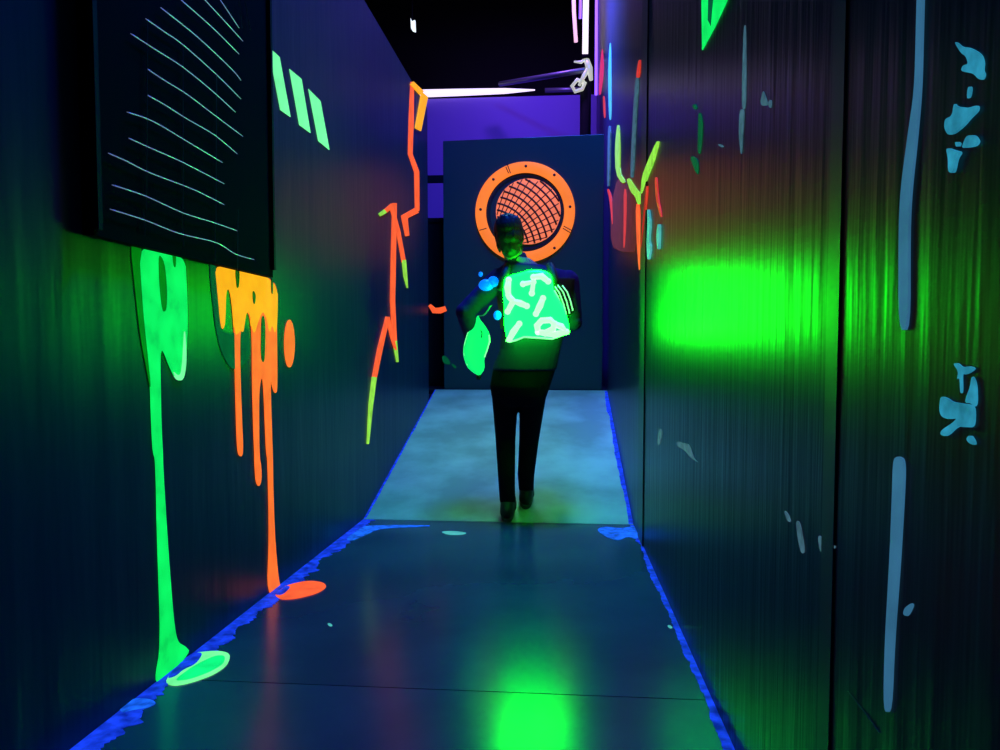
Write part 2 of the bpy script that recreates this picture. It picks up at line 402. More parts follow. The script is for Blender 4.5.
painted('paint_drip', LW, [(Z2([(370,118),(392,125),(402,320),(440,330),(485,300),(492,400),(440,440),(405,380),(388,300)]), 2), (oall, 0), (otop, 1),
    (Z2([(519,285),(526,272),(532,300),(530,405),(524,412),(518,395)]), 3), (Z2([(494,200),(504,215),(501,245),(495,238)]), 3), (Z2([(443,138),(456,142),(455,190),(448,200)]), 3),
    (Z2([(547,168),(553,168),(552,215),(548,210)]), 3)],
    [M['o'], M['o_top'], M['g_dim'], M['slit']], 'amber and orange paint run with several long thin drips', 'paint drip')
painted('paint_spot', LW, [([(289 + 5.2 * math.cos(t), 343.5 + 24 * math.sin(t)) for t in [2 * math.pi * k / 24 for k in range(24)]], 0)], [M['o']],
    'orange oval spot on the left wall just right of the orange drips', 'paint spot')
for L, lab in (([(268,47),(279,57),(290,117),(280,110)], 'nearest and tallest of three slanted green stripes beside the wire panel'),
          ([(289,69),(301,79),(310,133),(299,125)], 'middle one of three slanted green stripes on the left wall'),
          ([(308,89),(320,101),(329,150),(318,141)], 'farthest and lowest of three slanted green stripes on the left wall')):
    painted('paint_stripe', LW, [(L, 0)], [M['g_pale']], lab, 'paint stripe', 'slanted green stripes on the left wall', sm=0)
painted('paint_bolt', LW, [
    (stroke_px([(412,82),(411,120),(410,154),(416.5,172),(417,211)], [3.5,5,4.5,5,4.5]), 0),
    (stroke_px([(417,210),(404,217),(407,236)], [6,7,4]), 0),
    (stroke_px([(391,206),(398,232),(403.5,262)], [4,4,4]), 0), (stroke_px([(403.5,260),(405,276),(407,288)], [4,3.5,1]), 1),
    (stroke_px([(379,215),(385,211)], [3,4]), 1), (stroke_px([(385,211),(392,205)], [4,4]), 0),
    (stroke_px([(394,203),(393,250),(392,300),(394,342)], [4,4.5,4.5,4]), 0), (stroke_px([(394,341),(397,362)], [4,1.5]), 1),
    (stroke_px([(387,317),(391,335),(395,350)], [3,3,2]), 0),
    (stroke_px([(387,317),(379,350),(373.5,378)], [3.5,4.5,4]), 0), (stroke_px([(373.5,377),(370,405),(367,444)], [4,3.5,1.2]), 1),
    ([(421,92),(427,97),(420,131),(414.5,128)], 2), (stroke_px([(411,83),(421,93)], [4,5]), 2)],
    [M['o_red'], M['yg'], M['o_top']], 'jagged orange lightning bolt with yellow green tips on the left wall', 'painted bolt', sm=0)
# puddles where the drips reach the floor
painted('paint_puddle', FL, [(Z3([(268,574),(335,502),(400,495),(432,499),(441,509),(430,535),(390,560),(330,580),(290,586)]), 1),
    (Z3([(292,574),(345,535),(400,508),(428,508),(424,530),(386,552),(330,572)]), 0), (Z3([(300,562),(272,570),(335,503),(372,500),(352,530),(318,545)]), 2)],
    [M['g_puddle'], M['g_rim'], M['blue']], 'green paint puddle on the floor at the foot of the green drip', 'paint puddle')
painted('paint_puddle', FL, [(Z3([(553,350),(585,325),(640,313),(680,317),(691,329),(665,346),(610,360),(570,362)]), 0), (Z3([(553,350),(585,326),(598,330),(575,352)]), 1)],
    [M['o_red'], M['blue']], 'small orange paint puddle on the floor below the orange drips', 'paint puddle')

# ------------------------------------------------------------------ paint and scuffs on the right wall
R2 = lambda pts: zz(3.41, 590, 60, pts)
painted('graffiti', RW, [
    (R2([(96,395),(120,425),(140,430),(168,480),(165,655),(110,655),(72,635),(72,500)]), 3),
    (stroke_px(R2([(62,440),(72,470),(78,560)]), [2,3,1]), 1), (stroke_px(R2([(122,440),(122,540),(118,640)]), [3,3,1.5]), 1),
    (stroke_px(R2([(165,490),(168,600),(172,715)]), [4,4,2]), 2), (stroke_px(R2([(228,400),(232,470),(246,535)]), [2,2.5,1.5]), 1),
    (stroke_px(R2([(198,430),(190,520),(178,640)]), [2,2,1]), 1),
    (stroke_px(R2([(98,222),(96,300),(97,385),(118,418)]), [2,5,4,4]), 0), (stroke_px(R2([(133,405),(150,442),(168,462),(170,492)]), [3,6,6,2]), 0),
    (stroke_px(R2([(236,278),(212,345),(190,400),(180,455)]), [2,5.5,5,2]), 0),
    (stroke_px(R2([(173,0),(166,60)]), [1.5,3]), 1), (stroke_px(R2([(165,60),(155,200),(146,400)]), [2.5,2.5,2.5]), 4),
    (stroke_px(R2([(69,225),(67,330),(65,430)]), [2,2.5,2]), 4),
    (stroke_px(R2([(204,510),(208,560),(204,610),(207,640),(205,680)]), [1,2.5,2,4,1]), 5), (stroke_px(R2([(241,560),(239,600),(240,645)]), [1.5,2.5,1]), 5)],
    [M['yg'], M['red'], M['o_red'], M['red_dim'], M['scuff_dim'], M['teal']], 'red and yellow green brush strokes far along the right wall beside the panel', 'graffiti', sm=1)
painted('paint_streak', RW, [(stroke_px([(602.5,49),(602,72),(600,95)], [1.5,4.5,2]), 0), (stroke_px([(604,96),(605,118)], [2,2]), 1)], [M['pink'], M['red']],
    'short pink streak high on the far end of the right wall', 'paint streak')
painted('paint_streak', RW, [(stroke_px([(610.5,43),(610,75),(610.5,120)], [1.5,3.5,2.5]), 0)], [M['teal']],
    'short teal streak high on the far right wall beside the pink one', 'paint streak')
painted('paint_triangle', RW, [([(702,-40),(744,-40),(728,0),(716,26),(703,50)], 0), ([(710,-20),(716,-20),(712,26),(709,20)], 1)], [M['g'], M['g_dim']],
    'green painted wedge pointing down at the top of the right wall', 'painted shape', sm=0)
R8 = lambda pts: zz(4.164, 680, 0, pts)
def scuff(polys, lab, m='scuff', name='scuff_mark', cat='scuff mark', grp=None): return painted(name, RW, [(p, 0) for p in polys], [M[m]], lab, cat, grp, h=0.0015)
scuff([stroke_px(R8([(272,105),(270,300),(268,455)]), [2,4,4]), stroke_px(R8([(262,455),(256,560),(258,640)]), [5,4,1])], 'long thin pale scratch on the upper right wall right of the green wedge', 'scuff_dim')
scuff([stroke_px(R8([(84,470),(88,520),(82,640)]), [3,5,4]), stroke_px(R8([(50,652),(65,670),(76,725)]), [3,7,2]), stroke_px(R8([(60,435),(70,455)]), [4,3])], 'short green tinted scratch below the green wedge', 'g_dim')
scuff([R8([(335,440),(348,370),(362,410),(372,440)]), R8([(372,420),(384,415),(384,450),(374,448)])], 'tiny pale triangular chip on the upper right wall', 'scuff_dim')
scuff([R8([(158,600),(175,602),(186,612),(172,614)])], 'faint tiny chip left of the long pale scratch', 'scuff_dim')
R6 = lambda pts: zz(3.75, 900, 20, pts)
scuff([R6([(208,82),(222,85),(240,102),(270,104),(312,128),(322,160),(318,190),(326,205),(318,225),(300,222),(280,200),(250,195),(234,190),(240,170),(262,165),(252,135),(235,125)]), R6([(262,250),(276,250),(270,290),(258,295)]),
    R6([(212,310),(220,325),(265,330),(300,318),(302,340),(270,370),(250,395),(215,425),(190,432),(175,405),(178,370),(205,360)]), R6([(262,432),(290,432),(305,455),(295,472),(270,478),(245,480),(248,465)]),
    R6([(186,478),(212,488),(240,495),(222,520),(212,575),(194,568),(195,520)]), R6([(222,455),(234,462),(228,478)])],
    'ragged blue patch of bare wall at the upper right, in five pieces', 'scuff')
R5 = lambda pts: zz(7.5, 920, 350, pts)
scuff([R5([(255,100),(300,98),(330,130),(390,120),(430,140),(380,175),(345,185),(325,175),(330,320),(312,325),(308,200),(285,225),(300,160)]), R5([(405,185),(435,250),(440,400),(420,430),(400,400),(350,395),(370,330),(390,280)]),
    R5([(172,345),(220,360),(260,390),(330,400),(400,410),(425,440),(420,580),(350,580),(300,570),(215,650),(170,635),(180,600),(260,550),(300,510),(230,520),(180,500),(162,450)]), R5([(370,670),(395,635),(425,680),(430,715),(395,700)])],
    'ragged cyan patch of bare wall at the right below the green glow', 'scuff')
scuff([stroke_px([(661,429),(660,437),(659,445)], [3,4,2])], 'tiny pale nick beside the batten below the green glow', 'scuff_dim')
scuff([[(677,441),(683,443),(690,444),(694,458),(699,463),(691,458),(685,450),(678,447)]], 'small pale chip low on the right wall near the batten', 'scuff_dim')
R4 = lambda pts: zz(2.142, 620, 400, pts)
for pp, lb in (([(352,235),(362,243),(368,262),(360,260)], 'leftmost and highest of four short pale scratches low on the right wall'),
               ([(378,257),(388,262),(398,325),(390,330),(383,300)], 'longest of four short pale scratches low on the right wall'),
               ([(425,290),(434,292),(440,330),(430,325)], 'short upright scratch just right of the longest one low on the right wall'),
               ([(445,306),(464,312),(460,320),(448,316)], 'rightmost slanting one of four short pale scratches low on the right wall')):
    scuff([R4(pp)], lb, 'scuff_dim', grp='short pale scratches low on the right wall')
scuff([R4([(612,445),(628,434),(632,440),(620,464),(608,460)])], 'small slanted blue chip beside the lower tape strip', 'tape')
scuff([stroke_px([(848,691),(862,708),(880,733)], [1.2,0.8,1.5])], 'faint thin slanted scratch at the bottom of the right wall', 'batten')
painted('tape_strip', RW, [(stroke_px([(923,-30),(921.5,30),(920,90),(914,140),(908,190),(906,230),(906,330)], [6,6,6,9,10,10,10]), 0)], [M['tape']],
    'long blue grey tape strip running down from the top of the right wall', 'tape')
painted('tape_strip', RW, [(R4([(590,128),(600,120),(612,126),(614,160),(603,350),(590,520),(584,668),(569,668),(572,520),(582,350),(588,200)]), 0)], [M['tape']],
    'shorter blue tape strip on the lower right wall ending near the frame bottom', 'tape')

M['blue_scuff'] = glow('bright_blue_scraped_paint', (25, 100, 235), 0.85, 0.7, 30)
painted('scuff_mark', FL, [([(596,530),(604,527),(622,529),(636,526),(641,533),(637,540),(628,536),(618,541),(606,537)], 0)], [M['blue_scuff']], 'bright blue scraped patch at the right corner of the ramp foot', 'scuff mark', h=0.0035)
painted('scuff_mark', FL, [([(360,529),(366,526),(400,525.5),(438,526),(400,527.5),(378,529),(366,535),(352,541),(345,540)], 0)], [M['blue_scuff']], 'thin bright blue scrape along the left end of the ramp foot', 'scuff mark', h=0.0035)
painted('scuff_mark', FL, [([(118,708),(134,699),(150,700),(157,704),(145,709),(132,711),(122,714)], 0)], [M['blue_scuff']], 'blue scraped patch on the floor nearer than the green puddle', 'scuff mark', h=0.0035)
# chips lying on the floor
for (x, y, r, lab) in ((330, 625, 3, 'tiny white chip on the floor right of the orange puddle'), (670, 627, 3, 'tiny white chip on the floor by the right edge strip, the farther one'),
                       (697, 655, 3, 'tiny white chip on the floor by the right edge strip, the nearer one')):
    painted('paint_chip', FL, [([(x - r, y - 1), (x, y - 1.5), (x + r, y + 1), (x, y + 1.8)], 0)], [M['teal']], lab, 'chip', 'white chips on the floor', 0.002)
painted('paint_chip', FL, [([(440, 532), (452, 531), (468, 533), (462, 535), (448, 535)], 0)], [M['teal']], 'pale sliver on the floor just before the ramp foot', 'chip', None, 0.002)

# ------------------------------------------------------------------ lamps and rail over the far room
YT = 8.3; PT = (Vector((0, YT, 0)), Vector((0, 1, 0)))
M['lamp_w'] = mat('lit_tube', (0.8, 0.8, 0.8), 0.5, emit=(1.0, 0.86, 0.95), es=1.2)
M['lamp_v'] = mat('violet_lit_tube', (0.5, 0.3, 0.9), 0.5, emit=(0.20, 0.07, 1.0), es=2.5)
M['lamp_p'] = mat('pink_lit_tube', (0.8, 0.7, 0.8), 0.5, emit=(1.0, 0.55, 0.75), es=1.0)
M['trim_glow'] = mat('glowing_trim_white', (0.8, 0.8, 0.8), 0.5, emit=(0.85, 0.72, 1.0), es=1.3)
post = empty('lamp_post', (hit(586, 100, *PT).x, YT, ZE)); WORLD[post.name] = post.location.copy()
tag(post, 'black post with clamps behind the right end of the ring panel', 'post')
x0, x1 = hit(580, 100, *PT).x, hit(591, 100, *PT).x; zt = hit(586, 82, *PT).z
bm = bmesh.new(); tube(bm, [((x0 + x1) / 2, YT, ZE), ((x0 + x1) / 2, YT, zt)], (x1 - x0) / 2, 16); link('pole', bm, M['black'], post, True)
bm = bmesh.new(); tube(bm, [((x0 + x1) / 2, YT + 0.035, zt - 0.1), ((x0 + x1) / 2, YT + 0.16, zt + 0.25), ((x0 + x1) / 2, YT + 0.16, CEIL - 0.002)], 0.02, 12); link('hanger', bm, M['black'], post, True)
def K(px, py, dy=0.0): p = hit(px, py, *PT); p.y += dy; return p
bm = bmesh.new()
tube(bm, [K(584, 84, -.05), K(577, 82, -.07), K(572, 88, -.06), K(575, 93, -.05), K(582, 91, -.06), K(585, 84, -.05)], 0.022, 10)
tube(bm, [K(586, 60, -.05), K(589, 70, -.06), K(591, 82, -.05)], [0.03, 0.038, 0.02], 10)
tube(bm, [K(574, 63, -.04), K(581, 64, -.05), K(586, 60, -.05)], [0.01, 0.018, 0.02], 8)
tube(bm, [K(590, 66, -.05), K(584, 78, -.08), K(579, 88, -.08)], [0.02, 0.026, 0.016], 8)
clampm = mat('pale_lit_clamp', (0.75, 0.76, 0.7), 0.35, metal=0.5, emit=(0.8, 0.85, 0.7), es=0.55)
link('clamp', bm, clampm, post, True)
bm = bmesh.new(); tube(bm, [K(585, 59, -.05), K(585.5, 20, -.05), K(587, -60, -.05)], 0.032, 14); box(bm, K(582, 61, -.09), K(589, 57, -.01) + Vector((0, 0.02, 0)), 1)
tag(link('tube_lamp', bm, [M['lamp_w'], M['black']], None, True), 'bright white upright tube lamp above the post clamps', 'lamp')
bm = bmesh.new(); tube(bm, [K(580, 20, -.04), K(580.5, -10, -.04), K(581, -60, -.04)], 0.014, 12)
tag(link('tube_lamp', bm, [M['lamp_v']], None, True), 'violet upright tube lamp just left of the white tube', 'lamp')
bm = bmesh.new(); tube(bm, [K(576.5, 31, .3), K(574.5, 0, .3), K(573, -60, .3)], 0.022, 12)
tag(link('tube_lamp', bm, [M['lamp_p']], None, True), 'short pink upright tube lamp farther left of the white tube', 'lamp')
bm = bmesh.new(); tube(bm, [K(596.5, 92, .1), K(597, 0, .1), K(597.5, -60, .1)], 0.016, 12)  # added tube, its glow gives the purple light on the wall end
tag(link('tube_lamp', bm, [M['lamp_v']], None, True), 'long thin violet tube added for the purple light streak at the right wall end', 'lamp')
# white trim, glowing in place of lamplight, and rail atop the violet wall
PB = (Vector((0, YB - 0.02, 0)), Vector((0, 1, 0)))
bm = bmesh.new(); p, q = hit(405, 94, *PB), hit(505, 91, *PB); tube(bm, [p, (p + q) / 2, q, hit(535, 90, *PB)], [0.05, 0.045, 0.035, 0.008], 12)
tag(link('glowing_trim', bm, M['trim_glow'], None, True), 'lilac trim along the top of the violet wall, its lit look given as glow', 'lamp')
bm = bmesh.new(); tube(bm, [hit(500, 84, Vector((0, YB - .45, 0)), PB[1]), hit(586, 70, Vector((0, YT - .02, 0)), PB[1])], 0.03, 10)
tube(bm, [hit(545, 90.5, *PB), hit(590, 89, *PB)], 0.03, 10)
tag(link('pipe_rail', bm, M['grey_metal'], None, True), 'grey pipe running from the violet wall to the post clamps', 'pipe')
bm = bmesh.new(); PQ = (Vector((0, 8.6, 0)), Vector((0, 1, 0)))
p = [hit(x, y, *PQ) for x, y in ((410.5, 18), (412, 21), (415, 20), (415.5, 31.5), (412.5, 30.5), (411, 28))]
prism(bm, p, Vector((0, 1, 0)), 0.03, 0); tube(bm, [(p[1].x, 8.615, p[1].z), (p[1].x, 8.615, CEIL)], 0.006, 6, 1)
tag(link('pendant_lamp', bm, [mat('white_lit_lamp', (0.8, 0.8, 0.8), 0.5, emit=(0.85, 1, 0.95), es=1.2), M['black']]), 'tiny white lamp hanging in the dark above the left wall', 'lamp')

# housings of the floods above the frame; teal and deep blue are made up
for n, p, l in (('flood_lamp', (0.05, 3.9, 5.38), 'blue'), ('flood_lamp', (-0.35, 5.55, 5.38), 'teal'), ('flood_lamp', (-0.3, 7.9, 5.23), 'violet'), ('flood_lamp', (-0.9, 6.6, 5.03), 'added deep blue')):
    bm = bmesh.new(); box(bm, (p[0] - .32, p[1] - .3, p[2]), (p[0] + .32, p[1] + .3, p[2] + .06)); tube(bm, [(p[0], p[1], p[2] + .05), (p[0], p[1], CEIL)], 0.02, 8)
    tag(link(n, bm, M['black']), l + ' flood lamp housing hung from the black ceiling', 'lamp')

#PERSON
# ------------------------------------------------------------------ the player walking up the ramp
YPN = YJ + 0.10
def J(px, py, dy=0.0):
    return hit(px, py, Vector((0, YPN + dy, 0)), Vector((0, 1, 0)))
PX = 1 / 181.0
def ball(bm, c, r, seg=16):
    r = Vector(r) if not isinstance(r, (int, float)) else Vector((r, r, r))
    nv = seg // 2 + 2; c = Vector(c); R = []
    for i in range(1, nv):
        a = math.pi * i / nv
        R.append([bm.verts.new((c.x + r.x * math.sin(a) * math.cos(2 * math.pi * k / seg), c.y + r.y * math.sin(a) * math.sin(2 * math.pi * k / seg), c.z + r.z * math.cos(a))) for k in range(seg)])
    t, b = bm.verts.new((c.x, c.y, c.z + r.z)), bm.verts.new((c.x, c.y, c.z - r.z))
    for A, B in zip(R, R[1:]):
        for k in range(seg): bm.faces.new((A[k], B[k], B[(k + 1) % seg], A[(k + 1) % seg]))
    for k in range(seg):
        bm.faces.new((t, R[0][k], R[0][(k + 1) % seg])); bm.faces.new((b, R[-1][(k + 1) % seg], R[-1][k]))
    return [v for q in R for v in q] + [t, b]
def loft(bm, rings, n=24):
    R = []
    for c, rx, ry in rings: R.append([bm.verts.new((c.x + rx * math.cos(2 * math.pi * k / n), c.y + ry * math.sin(2 * math.pi * k / n), c.z)) for k in range(n)])
    for a, b in zip(R, R[1:]):
        for k in range(n): bm.faces.new((a[k], a[(k + 1) % n], b[(k + 1) % n], b[k]))
    bm.faces.new(R[0][::-1]); bm.faces.new(R[-1])
def limb(bm, pts, rs, add=0.0):
    """a tapering limb with rounded joints"""
    P = []; Q = []
    for i in range(len(pts) - 1):
        for k in range(5):
            t = k / 5; P.append(pts[i].lerp(pts[i + 1], t)); Q.append(rs[i] + (rs[i + 1] - rs[i]) * t + add)
    P.append(pts[-1]); Q.append(rs[-1] + add)
    for p, q in zip(P, Q): ball(bm, p, q, 12)
    tube(bm, P, Q, 14)
def fused(name, bm, m, parent, voxel=0.008, sm=4, post=None):
    """grow one closed skin round overlapping forms"""
    bmesh.ops.recalc_face_normals(bm, faces=bm.faces)
    me = bpy.data.meshes.new('tmp'); bm.to_mesh(me); bm.free(); t = bpy.data.objects.new('tmp', me); C.objects.link(t)
    r = t.modifiers.new('r', 'REMESH'); r.mode = 'VOXEL'; r.voxel_size = voxel
    k = t.modifiers.new('s', 'SMOOTH'); k.factor = 0.5; k.iterations = sm
    dg = bpy.context.evaluated_depsgraph_get(); dg.update()
    out = bpy.data.meshes.new_from_object(t.evaluated_get(dg))
    b2 = bmesh.new(); b2.from_mesh(out); bpy.data.objects.remove(t); bpy.data.meshes.remove(out)
    if post: post(b2)
    return link(name, b2, m, parent, True)
person = empty('person', (J(519, 519).x, YPN, rz(YPN))); WORLD[person.name] = person.location.copy()
tag(person, 'person in dark clothes seen from behind wearing a glowing green vest at the ramp foot', 'person')
M['skin'] = mat('skin', (0.42, 0.25, 0.18), 0.55)
M['hair'] = mat('dark_hair', (0.012, 0.010, 0.012), 0.55, bump=((90, 90, 12), 0.5, 0.01))
M['shirt'] = mat('grey_violet_shirt', (0.045, 0.016, 0.12), 0.9, spec=0.1, bump=((40, 40, 25), 0.2, 0.01))
M['trousers'] = mat('black_trousers', (0.006, 0.006, 0.012), 0.9, spec=0.1, bump=((30, 30, 10), 0.2, 0.01))
M['shoe'] = mat('black_shoe', (0.012, 0.013, 0.016), 0.5)
M['sole'] = mat('dark_sole', (0.05, 0.06, 0.07), 0.7)
M['vestblack'] = mat('black_vest_foam', (0.012, 0.014, 0.016), 0.6)
M['vg'] = mat('green_lit_shell', (0.01, 0.25, 0.05), 0.35, emit=(0.0004, 1.0, 0.0075), es=42.0)
M['vw'] = mat('pale_green_led', (0.5, 0.8, 0.5), 0.35, emit=(0.014, 1.0, 0.016), es=42.0)
M['gun'] = mat('green_lit_phaser_shell', (0.01, 0.25, 0.05), 0.35, emit=(0.004, 0.75, 0.14), es=1.25)
M['gunw'] = mat('pale_phaser_edge', (0.5, 0.8, 0.5), 0.35, emit=(0.30, 1.0, 0.45), es=1.0)
M['vb'] = mat('blue_lit_cap', (0.02, 0.1, 0.4), 0.35, emit=(0.0, 0.20, 1.0), es=1.1)
M['plast'] = mat('black_plastic', (0.015, 0.016, 0.018), 0.35)
M['eye'] = mat('eye_white', (0.7, 0.7, 0.7), 0.3); M['iris'] = mat('dark_iris', (0.02, 0.012, 0.01), 0.2); M['lip'] = mat('lip', (0.35, 0.13, 0.11), 0.5)

torso = [(J(518, 258), 11, 11), (J(522, 265), 17, 13), (J(531, 271), 33, 16), (J(535, 279), 38, 19), (J(536, 292), 36, 21), (J(536, 310), 33, 21), (J(534, 330), 29, 19),
         (J(530, 350), 28, 18), (J(524, 370), 30, 20), (J(520, 386), 29, 20), (J(519, 396), 26.5, 18), (J(519, 405), 21, 13)]
def trings(a, b, add): return [(c, rx * PX + add, ry * PX + add) for c, rx, ry in torso[a:b]]
HC = J(509.5, 237, 0.0)
Lf, Rf = YPN - 0.04, YPN + 0.13
legL = [J(505, 392), J(505.5, 440, 0.03), J(506.5, 476, -0.03), Vector((J(508, 505).x, Lf, rz(Lf) + 0.085))]
legR = [J(533, 392), J(529, 440, 0.09), J(526, 474, 0.09), Vector((J(525, 505).x, Rf, rz(Rf) + 0.085))]
legr = [0.070, 0.050, 0.041, 0.032]
armL = [J(499, 279, 0.0), J(465, 312, -0.07), J(472, 332, 0.07)]
armR = [J(568, 281, 0.0), J(573, 322, 0.0), J(555, 312, 0.22)]
armr = [0.050, 0.039, 0.027]
def hand(bm, W, d, n, thumb, curl, grip=None):
    """W wrist, d along the palm, n towards what the palm faces, thumb = side the thumb leaves from"""
    d = d.normalized(); n = (n - d * n.dot(d)).normalized(); s = d.cross(n); s = s if s.dot(thumb) > 0 else -s
    for t in range(6):
        for u in (-1.5, -0.5, 0.5, 1.5): ball(bm, W + d * (0.008 + 0.014 * t) + s * u * (0.014 + 0.0016 * t), 0.0135 - 0.0004 * t, 10)
    ball(bm, W + d * 0.03 + s * 0.022 + n * 0.006, (0.018, 0.018, 0.018), 10)
    for i, (u, L) in enumerate(((1.62, 0.070), (0.54, 0.079), (-0.54, 0.073), (-1.62, 0.058))):
        p = W + d * (0.082 - abs(u) * 0.003) + s * u * 0.0142; a = curl[0] + 0.05 * i; pts = [p]
        for seg, fr in enumerate((0.46, 0.30, 0.24)):
            dirn = d * math.cos(a) + n * math.sin(a) + s * u * 0.035; pts.append(pts[-1] + dirn * L * fr); a += curl[1]
        limb(bm, pts, [0.0092, 0.0082, 0.0076, 0.0066])
    p = W + d * 0.028 + s * 0.030
    pts = [p, p + (d * 0.45 + s * 0.75 + n * 0.35).normalized() * 0.036, p + (d * 0.8 + s * 0.6 + n * 0.75).normalized() * 0.066 , p + (d * 1.0 + s * 0.2 + n * 1.1).normalized() * 0.082]
    limb(bm, pts, [0.014, 0.0105, 0.0092, 0.0075])
GC = J(479, 350, 0.075)                       # centre of the phaser's grip
dl = Vector((0.10, 0.05, -0.99)).normalized(); nl = Vector((1, 0, 0.1))
WL = GC - dl * 0.075 - Vector((0.031, 0, 0)); armL[2] = WL
WR = armR[2]; dr = (armR[2] - armR[1]).normalized()
HT = Matrix.Rotation(math.radians(-7), 4, 'Y') @ Matrix.Rotation(math.radians(-6), 4, 'X')
def hp(x, y, z): return HC + (HT @ Vector((x, y, z)))
bm = bmesh.new()
# head: skull, face wedge, jaw, brow, nose, lips, ears, neck
def hball(x, y, z, r): 
    vs = ball(bm, Vector((0, 0, 0)), r, 18)
    for v in vs: v.co = hp(*(v.co + Vector((x, y, z))))
hball(0, -0.012, 0.025, (0.072, 0.088, 0.086)); hball(0, 0.026, -0.02, (0.060, 0.058, 0.082)); hball(0, 0.044, -0.074, (0.036, 0.034, 0.030))
hball(0, 0.010, -0.055, (0.052, 0.052, 0.045)); hball(0, 0.066, 0.022, (0.045, 0.018, 0.010))
for s_ in (-1, 1):
    hball(s_ * 0.036, 0.060, -0.022, (0.018, 0.016, 0.016)); hball(s_ * 0.073, -0.002, -0.002, (0.007, 0.018, 0.030)); hball(s_ * 0.076, -0.010, 0.008, (0.006, 0.014, 0.018))
hball(0, 0.088, -0.006, (0.007, 0.012, 0.024)); hball(0, 0.097, -0.024, (0.012, 0.014, 0.010)); hball(0.010, 0.090, -0.027, (0.007, 0.009, 0.007)); hball(-0.010, 0.090, -0.027, (0.007, 0.009, 0.007))
hball(0, 0.081, -0.049, (0.020, 0.010, 0.006)); hball(0, 0.079, -0.058, (0.018, 0.010, 0.007))
limb(bm, [J(518, 266), hp(0, -0.012, -0.06)], [0.060, 0.052])
loft(bm, trings(0, 12, 0.0))
for L_ in (legL, legR): limb(bm, L_, legr)
limb(bm, armL, armr); limb(bm, armR, armr)
for foot, yy in ((legL[3], Lf), (legR[3], Rf)):
    limb(bm, [foot, Vector((foot.x, yy - 0.03, rz(yy - 0.03) + 0.045)), Vector((foot.x, yy + 0.16, rz(yy + 0.16) + 0.035))], [0.034, 0.032, 0.026])
hand(bm, WL, dl, nl, Vector((0, -1, 0.2)), (0.55, 1.15)); hand(bm, WR, dr, Vector((-0.6, 0, -1)), Vector((-1, 0, 0.3)), (0.35, 0.35))
body = fused('body', bm, M['skin'], person, 0.0042, 3); body['label'] = 'body of the player with head neck and hands'
for s_ in (-1, 1):
    bm = bmesh.new(); ball(bm, hp(s_ * 0.031, 0.066, 0.004), 0.0125, 14)
    e = link('eye', bm, M['eye'], person, True)
    bm = bmesh.new(); ball(bm, hp(s_ * 0.031, 0.0755, 0.004), (0.0055, 0.0035, 0.0055), 12); link('iris', bm, M['iris'], e, True)
    bm = bmesh.new(); tube(bm, [hp(s_ * 0.014, 0.0835, 0.021), hp(s_ * 0.032, 0.081, 0.027), hp(s_ * 0.05, 0.068, 0.022)], [0.002, 0.004, 0.002], 8); link('eyebrow', bm, M['hair'], person, True)
bm = bmesh.new(); tube(bm, [hp(-0.024, 0.082, -0.054), hp(-0.010, 0.0895, -0.051), hp(0, 0.091, -0.0525), hp(0.010, 0.0895, -0.051), hp(0.024, 0.082, -0.054)], [0.001, 0.005, 0.0045, 0.005, 0.001], 8); link('lips', bm, M['lip'], person, True)
bm = bmesh.new(); rnd = random.Random(5)
hball(0, -0.022, 0.040, (0.080, 0.092, 0.086)); hball(0, -0.045, -0.010, (0.072, 0.062, 0.070)); hball(0, 0.035, 0.088, (0.055, 0.045, 0.028))
for s_ in (-1, 1): hball(s_ * 0.066, -0.022, 0.02, (0.016, 0.036, 0.045))
hball(0, -0.052, -0.055, (0.058, 0.040, 0.055)); hball(0, -0.045, -0.085, (0.050, 0.034, 0.040))
for k in range(70):
    t = rnd.uniform(0, 2 * math.pi); z = rnd.uniform(-0.11, 0.07); q = math.sqrt(max(0.05, 1 - (z / 0.13) ** 2))
    x, y = 0.072 * q * math.cos(t), -0.022 + 0.082 * q * math.sin(t)
    if y > 0.0: continue
    hball(x, y, z + 0.012, (0.010, 0.010, 0.030))
link_h = fused('hair', bm, M['hair'], person, 0.005, 2)
